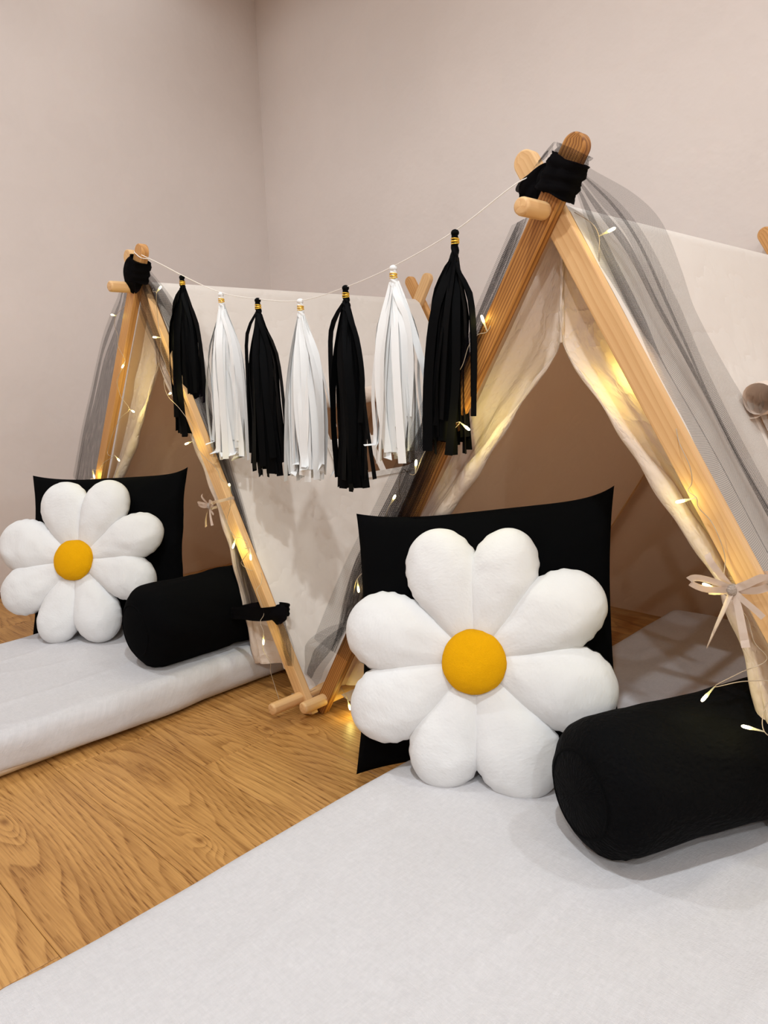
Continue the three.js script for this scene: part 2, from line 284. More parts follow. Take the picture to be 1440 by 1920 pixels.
function bow(parent, side, x, y, z, seed, k = 1) {
  const flat = side < 0 ? 0.45 : 1;                             // ribbon tied round the leg: loops, tails, band, knot
  const g = [], S = V(0, 0, 1), s = side;
  const up = V(0.4 * s, 1, 0.3), rb = (pts, w = 0.011, sd = up, tw = 0) => g.push(ribbon(pts.map((p, i) => { const wrap = pts.length === 9, kk = wrap ? 1 : k; return [x + s * p[0] * kk, y + p[1] * (side < 0 ? 0.7 : 1) * kk, z + (p[2] > 0 ? p[2] * flat : p[2])]; }), w * (0.4 + 0.6 * k), sd, 22, 0.001, tw));
  rb([[0, 0, 0.012], [0.02, 0.012, 0.013], [0.045, 0.018, 0.008], [0.05, 0.022, -0.03], [0.01, 0.01, -0.062], [-0.045, -0.012, -0.06], [-0.05, -0.018, -0.02], [-0.02, -0.008, 0.004], [0, 0, 0.01]], 0.012);
  rb([[0, 0, 0.012], [-0.02, 0.01, 0.022], [-0.055, 0.014, 0.028], [-0.066, 0.006, 0.026], [-0.045, -0.004, 0.022], [0, 0, 0.014]], 0.012);
  rb([[0, 0, 0.012], [-0.016, 0.022, 0.02], [-0.034, 0.046, 0.024], [-0.04, 0.055, 0.02]], 0.012, V(s, 0.6, 0.2));
  rb([[0, 0, 0.012], [0.022, 0.014, 0.022], [0.055, 0.034, 0.03], [0.062, 0.024, 0.026], [0.04, 0.008, 0.02], [0, 0, 0.014]], 0.012);
  rb([[0, 0, 0.012], [0.02, -0.012, 0.02], [0.042, -0.026, 0.022], [0.052, -0.034, 0.022]], 0.011, V(0.4 * s, 1, 0.2));
  rb([[0, 0, 0.012], [-0.008, -0.03, 0.02], [-0.018, -0.06, 0.022], [-0.034, -0.105, 0.018]], 0.012, V(s, 0.2, 0.4), 0.9);
  rb([[0, 0, 0.012], [0.012, -0.026, 0.018], [0.02, -0.055, 0.02], [0.028, -0.09, 0.02]], 0.013, V(s, 0.2, 0.4), -0.6);
  const knot = new THREE.SphereGeometry(0.0095, 12, 10); knot.scale(1, 1.1, 0.8); knot.translate(x, y, z + 0.013); g.push(knot);
  return part(parent, 'ribbon_tie', mergeGeometries(g.map(q => { const c = q.index ? q.toNonIndexed() : q; return c; })), M.flap);
}
function makeTent(label, pos, seed, woods, zw, bowSize) {
  WIN.z0 = zw[0]; WIN.z1 = zw[1];
  const t = thing('play_tent', label, 'tent', pos, 'wooden-framed play tents');
  part(t, 'leg', legGeo(-1, 0.022), woods[0]); part(t, 'leg', legGeo(1, -0.002), woods[1]);
  part(t, 'leg', legGeo(-1, -LEN + 0.022), woods[1]); part(t, 'leg', legGeo(1, -LEN - 0.002), woods[2]);
  part(t, 'ridge_rod', rodGeo(0, HC, -LEN - 0.04, 0.096), woods[1]);
  for (const s of [-1, 1]) part(t, 'side_rod', rodGeo(s * (HW - 0.0276), 0.047, -LEN - 0.04, 0.098), woods[1]);
  const can = part(t, 'canopy', mergeGeometries([canopyGeo(1, seed, true), canopyGeo(-1, seed + 50, false),
    // bottom edge turned in and puddled on the floor
    ...[1, -1].map(s => sheet(60, 8, crumple((u, v) => V(s * (HW - 0.02 - 0.09 * v - 0.03 * Math.sin(v * 3)), 0.05 * (1 - v) * (1 - v) + 0.012, lerp(-0.03, -1.28, u)), seed + 21, 22), 1.25, 0.1))]), M.canopy);
  part(can, 'tint_layer', mergeGeometries([canopyGeo(1, seed, true, 0.005), canopyGeo(-1, seed + 50, false, 0.005)]), M.interiorTint, 'added inner layer, its tan colour imitating warm dim light inside the tent');  // extra layer added so the inside looks warm and dim by colour
  // window in the side: seam, cross bars, rolled-up cover and its ribbons
  const n = V(SN.x, SN.y, 0), wp = (s, z, off = 0.004) => slopePoint(1, s, z).addScaledVector(n, off - 0.012 * Math.sin(Math.PI * (-0.03 - z) / 1.25) * Math.sin(Math.PI * s));
  const cs = (WIN.s0 + WIN.s1) / 2, cz = (WIN.z0 + WIN.z1) / 2, A = [WIN.s0, WIN.s1], B = [WIN.z0, WIN.z1], c = 0.05, cS = c / LL;
  const loop = []; for (const [sx, sz, a0] of [[1, 1, 0], [1, 0, 1], [0, 0, 2], [0, 1, 3]]) for (let k = 0; k <= 6; k++) { const a = (a0 * 90 + k * 15) * Math.PI / 180, ca = Math.sin(a + Math.PI / 2 * 1), sa = Math.cos(a + Math.PI / 2 * 3); loop.push([A[sx] + (sx ? -cS : cS) + cS * Math.cos(a - 0) * 1, B[sz] + (sz ? -c : c) - c * Math.sin(a - 0) * -1]); }
  const ringPts = []; { const hs = (A[1] - A[0]) / 2, hz = (B[1] - B[0]) / 2; for (let k = 0; k < 72; k++) { const a = k / 72 * 2 * Math.PI, p = 6, f = Math.pow(Math.pow(Math.abs(Math.cos(a)), p) + Math.pow(Math.abs(Math.sin(a)), p), -1 / p); ringPts.push([cs + hs * f * Math.cos(a), cz + hz * f * Math.sin(a)]); } }
  const seam = (inner, outer, off) => { const q = [], ix = []; ringPts.forEach(([s, z], k) => { const ds = s - cs, dz = z - cz; for (const f of [inner, outer]) { const P = wp(cs + ds * f, cz + dz * f, off); q.push(P.x, P.y, P.z); } const m = (k + 1) % 72; ix.push(2 * k, 2 * k + 1, 2 * m + 1, 2 * k, 2 * m + 1, 2 * m); }); const g = new THREE.BufferGeometry(); g.setAttribute('position', new THREE.Float32BufferAttribute(q, 3)); g.setAttribute('uv', new THREE.Float32BufferAttribute(new Array(q.length / 3 * 2).fill(0).map((_, i) => i % 7 / 7), 2)); g.setIndex(ix); g.computeVertexNormals(); return g; };
  part(can, 'window_seam', seam(0.96, 1.1, 0.006), M.canopy);
  part(can, 'window_bar', sheet(30, 2, (u, v) => wp(cs + (v - 0.5) * 0.022 + 0.01, lerp(B[0], B[1], u), 0.001), 0.4, 0.03), M.canopy);
  part(can, 'window_bar', sheet(2, 30, (u, v) => wp(lerp(A[0], A[1], v), cz + (u - 0.5) * 0.03, 0.002), 0.03, 0.3), M.canopy);
  const r = rngOf(seed);
  const roll = sheet(40, 36, (u, v) => { const z = lerp(B[0] - 0.04, B[1] + 0.06, u), a = v * Math.PI * 2 * 1.6, rr = (0.024 + 0.008 * v) * (1 + 0.16 * Math.sin(u * 21 + v * 5) + 0.3 * (noise(u * 9, v * 9, seed) - 0.5) + 0.25 * Math.pow(Math.abs(u - 0.5) * 2, 3)); const P = wp(A[0] - 0.005, z, 0.03); return P.addScaledVector(n, Math.cos(a) * rr).add(V(-SN.y * -1, SN.x * -1, 0).multiplyScalar(Math.sin(a) * rr)); }, 0.45, 0.2);
  part(can, 'window_cover', roll, M.flap, 'window cover rolled up above the opening');
  for (const f of [0.2, 0.8]) { const z = lerp(B[0], B[1], f), P = k => wp(A[0] + k[0] * 0.7, z + k[2], k[1]); part(can, 'window_ribbon', ribbon([[-0.03, 0.004, 0], [-0.03, 0.05, 0], [0, 0.066, 0], [0.03, 0.05, 0.004], [0.035, 0.02, 0.008], [0.06, 0.008, 0.012], [0.1, 0.004, 0.02]].map(P), 0.01, V(0, 0, 1), 30), M.flap); }
  part(t, 'rear_panel', sheet(50, 50, (u, v) => { const y = lerp(1.19, 0.02, v), x = legX(y) + 0.006; return V(lerp(-x, x, u), y, -1.272 + (fbm(u * 4, v * 4, seed + 70, 3) - 0.5) * 0.03); }, 1.4, 1.2), M.interiorTint);  // rear cloth, with the dim interior light put into its tan colour
  for (const s of [1, -1]) {
    const fl = part(t, 'front_flap', sheet(36, 120, (u, v) => flapPoint(s, seed + s * 3 + 5, u, v), 0.3, 1.4), M.flap);
    const pts = []; for (let k = 0; k <= 40; k++) { const v = k / 40; const p = flapPoint(s, seed + s * 3 + 5, 1, v); p.z += 0.004; pts.push(p); }
    part(fl, 'hem', tube(pts, v => 0.0035 + 0.014 * smooth(0.24, 0.48, v) * (1 - 0.45 * smooth(0.5, 0.62, v)) + 0.002 * Math.sin(v * 60), 120, 12), M.flap);
    bow(t, s, s * 0.372, 0.557, 0.026, seed, s < 0 ? 0.5 : bowSize);
  }
  part(t, 'front_seam', tube([[0, 1.175, -0.044], [0.002, 1.08, -0.04], [0.003, 0.966, -0.038]], t2 => 0.003 + 0.0008 * Math.sin(t2 * 40), 30, 8), M.flap);
  return t;
}
const NEAR = [0, 0, 0], FAR = [-1.434, 0, 0.059];
makeTent('near cream play tent with a dark-grained front leg and a large ribbon bow', NEAR, 3, [M.dark, M.pale, M.mid], [-0.82, -0.42], 1);
makeTent('far cream play tent close to the corner of the room, behind the row of tassels', FAR, 8, [M.mid, M.pale, M.mid], [-0.86, -0.48], 0.6);

// ------------------------------------------------------------------ mattresses
function makeMattress(label, pos, x0, x1, h, seed) {
  const t = thing('floor_mattress', label, 'mattress', pos, 'white covered floor mattresses');
  const folds = [[0.231, 0.2, 0.24, 1.2], [-0.12, 0.26, -0.04, 0.8], [0.52, 0.2, 0.51, 1.2], [0.1, 0.62, 0.2, 0.66], [0.1, -0.3, 0.3, -0.9], [-0.2, -0.5, 0.4, -0.42]];
  part(t, 'core', softBox(x0 + 0.012, x1 - 0.012, 0.002, h - 0.012, -1.16, 1.24, 0.03, 8, 4, 20), M.core);
  part(t, 'sheet', softBox(x0, x1, 0.004, h, -1.18, 1.26, 0.042, 90, 12, 260, q => {
    const top = smooth(h * 0.6, h, q.y), side = 1 - top;
    q.y += top * ((fbm(q.x * 4 + seed, q.z * 4, seed, 3) - 0.5) * 0.012 + 0.004 * (Math.pow(1 - Math.abs(2 * fbm(q.x * 3 + q.z, q.z * 2.2 - q.x, seed + 5, 3) - 1), 6)));
    for (const [x1, z1, x2, z2] of folds) { const dx = x2 - x1, dz = z2 - z1, L = Math.hypot(dx, dz), t = clamp(((q.x - x1) * dx + (q.z - z1) * dz) / L / L, -0.1, 1.1), d = ((q.x - x1) * dz - (q.z - z1) * dx) / L + 0.012 * Math.sin(t * 9 + seed); q.y += top * 0.0026 * Math.exp(-d * d / 0.00016) * smooth(-0.1, 0.1, t) * (1 - smooth(0.9, 1.1, t)); }
    q.x += side * (fbm(q.z * 4, q.y * 6, seed + 3, 3) - 0.5) * 0.03 * (q.x > 0 ? 1 : -1) * 1;
    q.z += side * (fbm(q.x * 4, q.y * 6, seed + 4, 3) - 0.5) * 0.02;
    const low = 0.004 + 0.03 * smooth(0.25, 0.8, q.z + (fbm(q.z * 3, 0, seed + 8, 2) - 0.5) * 0.4) * smooth(0, 1, (q.x - x0) / (x1 - x0));
    if (q.y < low) q.y = low;
  }), M.sheet);
  return t;
}
makeMattress('white sheeted floor mattress in the foreground, running out of the near tent', NEAR, -0.25, 0.68, 0.1, 4);
makeMattress('white sheeted floor mattress running out of the far tent towards the picture edge', FAR, -0.29, 0.44, 0.11, 9);

// ------------------------------------------------------------------ square black pillows
function makePillow(label, c, seed) {                                   // c: four corners TL, TR, BL, BR
  const [TL, TR, BL, BR] = c.map(p => V(...p)), ctr = TL.clone().add(TR).add(BL).add(BR).multiplyScalar(0.25);
  const base = V(ctr.x, Math.min(BL.y, BR.y), ctr.z), t = thing('square_pillow', label, 'pillow', [base.x, base.y, base.z], 'square black pillows');
  const rx = TR.clone().sub(TL).add(BR).sub(BL), ry = TL.clone().sub(BL).add(TR).sub(BR), n = rx.clone().cross(ry).normalize();
  const side = sg => sheet(60, 60, (a, b) => {
    const u = a * 2 - 1, v = b * 2 - 1, uu = u * (1 - 0.06 * (1 - Math.pow(Math.abs(v), 2.5))), vv = v * (1 - 0.085 * (1 - Math.pow(Math.abs(u), u > 0 && v > 0 ? 7 : 3))), s = (uu + 1) / 2, q = (vv + 1) / 2;
    const P = BL.clone().multiplyScalar((1 - s) * (1 - q)).addScaledVector(BR, s * (1 - q)).addScaledVector(TL, (1 - s) * q).addScaledVector(TR, s * q);
    const th = 0.062 * Math.pow(Math.max(0, (1 - u * u) * (1 - v * v)), 0.42);
    const w = (fbm(u * 3 + 9, v * 3 + 9, seed, 3) - 0.5) * 0.02 * (1 - u * u * v * v);
    return P.addScaledVector(n, sg * th + w).sub(base);
  }, 0.6 * sg, 0.6);
  part(t, 'cover', mergeGeometries([side(1), side(-1)]), M.black);
  return t;
}
makePillow('big square black pillow leaning in the doorway of the near tent, behind a daisy cushion', [[-0.456, 0.6, 0.09], [0.037, 0.669, -0.2], [-0.373, 0.02, 0.2], [0.117, 0.115, -0.12]], 2);
makePillow('big square black pillow leaning in the doorway of the far tent, behind a daisy cushion', [[-1.88, 0.607, 0.275], [-1.40, 0.632, -0.043], [-1.764, 0.06, 0.385], [-1.33, 0.125, 0.05]], 6);

// ------------------------------------------------------------------ daisy cushions
function petalGeo(len, wid, thick, seed) {                              // along +x from the centre; flat in xy, puffed in z
  const nv = 40, nu = 48, g = sheet(nu, nv, (a, b) => {
    const ang = a * Math.PI * 2, t = b, x = len * (1 - Math.cos(t * Math.PI * 0.5) * 1) * 0 + len * (t < 0.5 ? t : t);
    const prof = tt => { const k = clamp(tt); const grow = 0.3 + 0.7 * smooth(0.0, 0.68, k); const tip = k > 0.64 ? Math.sqrt(Math.max(0, 1 - Math.pow((k - 0.64) / 0.36, 2.3))) : 1; return grow * tip; };
    const tt = 1 - Math.pow(1 - t, 1.6), w = wid * prof(tt), th = thick * Math.pow(prof(tt), 0.85);
    const cx = Math.cos(ang), sx = Math.sin(ang), e = 0.86, px = Math.sign(cx) * Math.pow(Math.abs(cx), e), pz = Math.sign(sx) * Math.pow(Math.abs(sx), 1.05);
    const edge = Math.pow(Math.abs(cx), 8);
    const pucker = 1 + 0.018 * Math.sin(tt * 70 + seed * 3) * edge + (noise(tt * 6, ang * 1.2, seed) - 0.5) * 0.05;
    const wr = (fbm(tt * 5 + seed, Math.cos(ang) * 2 + 5, seed + 3, 3) - 0.5) * 0.012 * prof(tt);
    return V(len * tt, px * w * pucker, pz * th + wr);
  }, 0.3, 0.3);
  return g;
}
function makeDaisy(label, c, rx, up, angs, lens, seed) {
  const X = V(...rx).normalize(), Y = V(...up); Y.addScaledVector(X, -Y.dot(X)).normalize(); const Z = X.clone().cross(Y);
  const t = thing('daisy_cushion', label, 'cushion', c, 'daisy-shaped cushions');
  t.quaternion.setFromRotationMatrix(new THREE.Matrix4().makeBasis(X, Y, Z));
  angs.forEach((a, i) => {
    const prev = angs[(i + 7) % 8], next = angs[(i + 1) % 8]; const d = k => Math.min(Math.abs(k - a), 360 - Math.abs(k - a));
    const half = Math.min(d(prev), d(next), 48) / 2 * 0.35 + (d(prev) + d(next)) / 4 * 0.65;
    const len = lens[i], g = petalGeo(len, len * 0.62 * Math.tan(half * Math.PI / 180) * 1.13, 0.05, seed + i);
    g.rotateZ(a * Math.PI / 180); part(t, 'petal', g, M.petal);
  });
  const disc = new THREE.SphereGeometry(1, 48, 32); disc.scale(0.066, 0.065, 0.034);
  const p = disc.attributes.position; for (let i = 0; i < p.count; i++) { const k = 1 + (fbm(p.getX(i) * 40 + 7, p.getY(i) * 40 + 7, seed, 3) - 0.5) * 0.08; p.setXYZ(i, p.getX(i) * k, p.getY(i) * k, p.getZ(i) * k); }
  disc.computeVertexNormals(); disc.translate(0, 0, 0.03); part(t, 'flower_centre', disc, M.yellow, 'round golden yellow centre');
  return t;
}
makeDaisy('plump white daisy cushion with yellow centre on the foreground mattress, touching the velvet bolster', [-0.105, 0.33, 0.099], [0.84, 0.153, -0.521], [-0.298, 0.932, -0.206],
  [103.6, 65.8, 24.5, -20.8, -72, -116.3, -160.3, 156.4], [0.291, 0.286, 0.296, 0.286, 0.289, 0.268, 0.29, 0.289], 31);
makeDaisy('plump white daisy cushion with yellow centre on the far mattress, before the far tent', [-1.558, 0.355, 0.283], [0.814, 0.067, -0.577], [-0.25, 0.937, -0.244],
  [106.8, 62, 19, -19, -68, -109, -155.2, 162.1], [0.271, 0.282, 0.3, 0.276, 0.277, 0.272, 0.287, 0.292], 57);

// ------------------------------------------------------------------ bolsters
function makeBolster(label, start, yaw, R, L, h, seed, mat) {
  const t = thing('bolster_pillow', label, 'bolster', [start[0], h, start[1]], 'black bolster pillows');
  const prof = q => { const e = Math.min(q, 1 - q) * L / 0.075; return e >= 1 ? 1 : Math.pow(1 - Math.pow(1 - e, 2.4), 1 / 2.4); };
  const g = sheet(72, 90, (u, v) => {
    const q = 0.5 - 0.5 * Math.cos(v * Math.PI), a = u * Math.PI * 2, k = prof(q);
    let rr = R * k * (1 + (fbm(Math.cos(a) * 1.6 + 5, Math.sin(a) * 1.6 + q * 4 + 5, seed, 3) - 0.5) * 0.13 + (noise(Math.cos(a) * 5 + 9, Math.sin(a) * 5 + q * 14 + 9, seed + 2) - 0.5) * 0.03);
    let y = R + Math.sin(a) * rr, x = Math.cos(a) * rr; if (y < 0.012) { y = 0.004 + (y > 0 ? y * 0.4 : 0); }
    return V(q * L, y, x);
  }, 0.75, L);
  part(t, 'cover', g, mat);
  const ring = new THREE.TorusGeometry(R * 0.62, 0.0035, 8, 48); ring.rotateY(Math.PI / 2);
  ring.translate(0.012, R, 0); part(t, 'piping', ring, mat);
  t.rotation.y = yaw;
  return t;
}
makeBolster('thick black velvet bolster lying on the near mattress beside the daisy cushion', [0.205, 0.238], 1.149, 0.119, 0.66, 0.097, 12, M.fur);
makeBolster('black bolster lying on the far mattress beside the daisy cushion', [-1.14, 0.333], 1.55, 0.118, 0.5, 0.107, 17, M.black);

// ------------------------------------------------------------------ tassel garland
const STRING = [[-1.352, 1.286, 0.084], [-1.30, 1.255, 0.05], [-1.239, 1.221, 0.025], [-1.047, 1.153, 0.02], [-0.879, 1.121, 0.02], [-0.704, 1.102, 0.02], [-0.537, 1.118, 0.02], [-0.382, 1.147, 0.02], [-0.208, 1.196, 0.02], [-0.05, 1.265, 0.012], [-0.028, 1.268, 0.003]];
{
  const t = thing('garland_string', 'thin white string slung between the two tent tops, carrying the tassels', 'string', [0, 0, 0]);
  part(t, 'string', tube(STRING, 0.0011, 160, 6), M.cord);
  const ring = (b, o) => { const c = new THREE.CatmullRomCurve3([...b.pts, b.pts[0]].map(p => V(p[0] + o[0], p[1] + o[1], p[2] + o[2])), false, 'centripetal'); return tube(c, 0.0014, 60, 6); };
  part(t, 'string_loop', ring(legBand(-1, 0.105, 0.01, 0.0255, 0.0145, 0), FAR), M.cord);
  part(t, 'string_loop', ring(legBand(1, 0.086, -0.014, 0.0255, 0.0145, 0), NEAR), M.cord);
}
function makeTassel(label, top, len, black, seed, spread, opt = {}) {
  const t = thing('paper_tassel', label, 'tassel', top, 'paper tassels on the string'), r = rngOf(seed), mat = black ? M.paperBlack : M.paperWhite;
  const neck = opt.neck || 0.05, lean = opt.lean || 0;
  const knob = new THREE.SphereGeometry(0.0085, 14, 10); knob.scale(1, 0.85, 1); part(t, 'knob', knob, mat);
  const twist = sheet(20, 30, (u, v) => { const a = u * Math.PI * 2 + v * 5, rr = (0.0062 + 0.0035 * v) * (1 + 0.18 * Math.sin(a * 3 + v * 9)); return V(Math.cos(u * Math.PI * 2) * rr + lean * v * v * 0.3, -0.004 - v * neck, Math.sin(u * Math.PI * 2) * rr); }, 0.06, neck);
  part(t, 'twisted_neck', twist, mat);
  const bands = []; for (let k = 0; k < 4; k++) { const b = new THREE.TorusGeometry(0.0078, 0.0013, 6, 20); b.rotateX(Math.PI / 2 + 0.12 * (k % 2 ? 1 : -1)); b.translate(0, -0.012 - k * 0.0028, 0); bands.push(b); }
  part(t, 'gold_band', mergeGeometries(bands), M.gold, 'gold wire band');
  const n = 54;
  for (let i = 0; i < n; i++) {
    const a = i * 2.39996 + r() * 0.5, rad = spread * Math.sqrt((i + 0.5) / n) * (0.75 + 0.35 * r()), L = len * (0.9 + 0.1 * r()) - (r() < 0.12 ? len * 0.12 * r() : 0), y0 = -neck * (0.55 + 0.3 * r());
    const ax = Math.cos(a) * rad, az = Math.sin(a) * rad * 0.8, shY = y0 - 0.075 - 0.05 * r(), flare = 1 + (opt.flare || 0.1) * (r() - 0.2), sway = (r() - 0.5) * 0.018, cv = (r() - 0.5) * 0.012;
    const stray = opt.stray && i >= n - opt.stray, dir = stray ? (i % 2 ? 1 : -1) : 0;
    const pts = stray
      ? [[0.004 * dir, y0, 0.004], [0.022 * dir, y0 - 0.03, 0.014], [0.043 * dir, y0 - 0.06 - 0.03 * r(), 0.012], [(0.05 + 0.008 * r()) * dir, y0 - 0.14 - r() * 0.05, 0.012], [(0.045 + 0.014 * r()) * dir, -len * (0.6 + 0.3 * r()), 0.015]]
      : [[ax * 0.14, y0, az * 0.14], [ax * 0.36 + lean * 0.2, y0 - 0.035, az * 0.36], [ax * 0.9 + lean * 0.6, shY - 0.02, az * 0.9], [ax * flare + sway + cv + lean, lerp(shY, -L, 0.5), az * flare], [ax * flare + sway * 2 - cv + lean * 1.2, -L, az * flare + cv]];
    if (!black && !stray && r() < 0.25) { const e = pts[4], dr = r() < 0.5 ? -1 : 1; pts.push([e[0] + 0.008 * dr, e[1] - 0.004, e[2] + 0.008], [e[0] + 0.014 * dr, e[1] + 0.006 * r(), e[2] + 0.018]); }
    const w = (stray ? 0.009 : 0.0165) + 0.005 * r(), ta = stray ? 0.75 + (r() - 0.5) * 0.8 : a + Math.PI / 2 + (r() - 0.5) * 1.2;
    part(t, 'strip', ribbon(pts, v => w * smooth(-0.25, 0.2, v), V(Math.cos(ta), 0, stray ? -Math.sin(ta) : Math.sin(ta)), 12, 0.0006, (r() - 0.5) * (stray ? 0.5 : 1.0)), mat);
  }
  return t;
}
const T = [
  ['black paper tassel hanging beside the top of the far tent, first on the string', [-1.239, 1.213, 0.022], 0.47, true, 0.059, { stray: 2, lean: -0.012 }],
  ['white paper tassel with curled ragged ends, first white one next to the far tent', [-1.047, 1.147, 0.02], 0.465, false, 0.064, { stray: 1, flare: 0.35 }],
  ['black paper tassel hanging lowest in the dip, between the first and second white tassels', [-0.879, 1.117, 0.02], 0.47, true, 0.05, { stray: 2, lean: 0.006 }],
  ['narrow white paper tassel in the middle of the string, between two black ones', [-0.704, 1.1, 0.02], 0.45, false, 0.056, { flare: 0.5 }],
  ['black paper tassel in front of the side window of the far tent', [-0.537, 1.116, 0.02], 0.475, true, 0.043, { stray: 2, lean: 0.006 }],
  ['white paper tassel with a bent stray strip, last white one next to the near tent', [-0.382, 1.143, 0.02], 0.43, false, 0.06, { stray: 1, flare: 0.35 }],
  ['black paper tassel with looping strips and a long neck, nearest the near tent', [-0.208, 1.192, 0.02], 0.45, true, 0.05, { stray: 4, neck: 0.075, lean: -0.026 }],
];
T.forEach(([label, top, len, black, sp, o], i) => makeTassel(label, top, len, black, 300 + i * 13, sp, o));

// ------------------------------------------------------------------ black tulle
function drape(left, right, folds, depth, seed, mat = M.tulle, nu = 90, nv = 90, out = SN) {   // cloth between two edges; each fold [c0, c1, w0, w1, vEnd] doubles it back on itself
  const a = curve(left), b = curve(right), H = a.getLength(), W = a.getPoint(0.6).distanceTo(b.getPoint(0.6)) * 1.4 + 0.03;
  const N = folds.length, segs = 2 * N + 1; nu = Math.max(nu, segs * 14);
  return sheet(nu, nv, (u, v) => {
    const P = [0]; folds.forEach(([c0, c1, w0, w1, ve], k) => { const q = clamp(v / ve), c = lerp(c0, c1, v) + 0.02 * Math.sin(v * 7 + seed + k), w = lerp(w0, w1, q) * (1 - smooth(0.75, 1, v / ve)) * smooth(-0.05, 0.06, v); P.push(c + w, c - w); }); P.push(1);
    const k = Math.min(segs - 1, Math.floor(u * segs)), t = u * segs - k, f = lerp(P[k], P[k + 1], t);
    const p = a.getPoint(v).lerp(b.getPoint(v), f);
    const layer = (k + t) / segs - 0.5, n = depth * (Math.sin(u * segs * Math.PI) * 0.35 + layer * 1.2 + (fbm(f * 3 + 5, v * 5, seed, 2) - 0.5) * 1.6) * smooth(0, 0.15, v);
    return p.addScaledVector(out, n);
  }, W, H);
}
const off = (p, o) => p.map(q => [q[0] + o[0], q[1] + o[1], q[2] + o[2]]);
function bandRound(pts, w, seed, lump = 0.25, layers = 3, rip = 0.003) {                         // gathered cloth pulled round something: an uneven flat tube along a closed path
  const c = new THREE.CatmullRomCurve3(pts.map(p => V(...p)), true, 'centripetal');
  const g = [];
  for (let k = 0; k < layers; k++) g.push(sheet(60, 10, (u, v) => { const p = c.getPointAt(u % 1), q = c.getPointAt((u + 0.01) % 1), T = q.clone().sub(p).normalize(); const ax = w.ax.clone(); ax.addScaledVector(T, -ax.dot(T)).normalize(); const n = T.clone().cross(ax); return p.addScaledVector(ax, (v - 0.5) * w.w * (1 + lump * Math.sin(u * 12.56 + seed + k))).addScaledVector(n, (0.002 + k * 0.0025) * -1 + rip * Math.sin(v * 18 + u * 12.56 + k * 2 + seed)); }, 0.2, 0.05));
  return mergeGeometries(g);
}
function legBand(side, t0, zc, hx, hz, w) {                             // closed path round a leg at distance t0 above the crossing
  const d = V(-side * HW, HC, 0).normalize(), o = V(0, HC, zc).addScaledVector(d, t0), acr = V(d.y, -d.x, 0), pts = [];
  for (let k = 0; k < 12; k++) { const a = k / 12 * Math.PI * 2, f = Math.pow(Math.pow(Math.abs(Math.cos(a)), 5) + Math.pow(Math.abs(Math.sin(a)), 5), -1 / 5); const p = o.clone().addScaledVector(acr, Math.cos(a) * hx * f); p.z += Math.sin(a) * hz * f; pts.push(p.toArray()); }
  return { pts, w: { ax: d, w } };
}
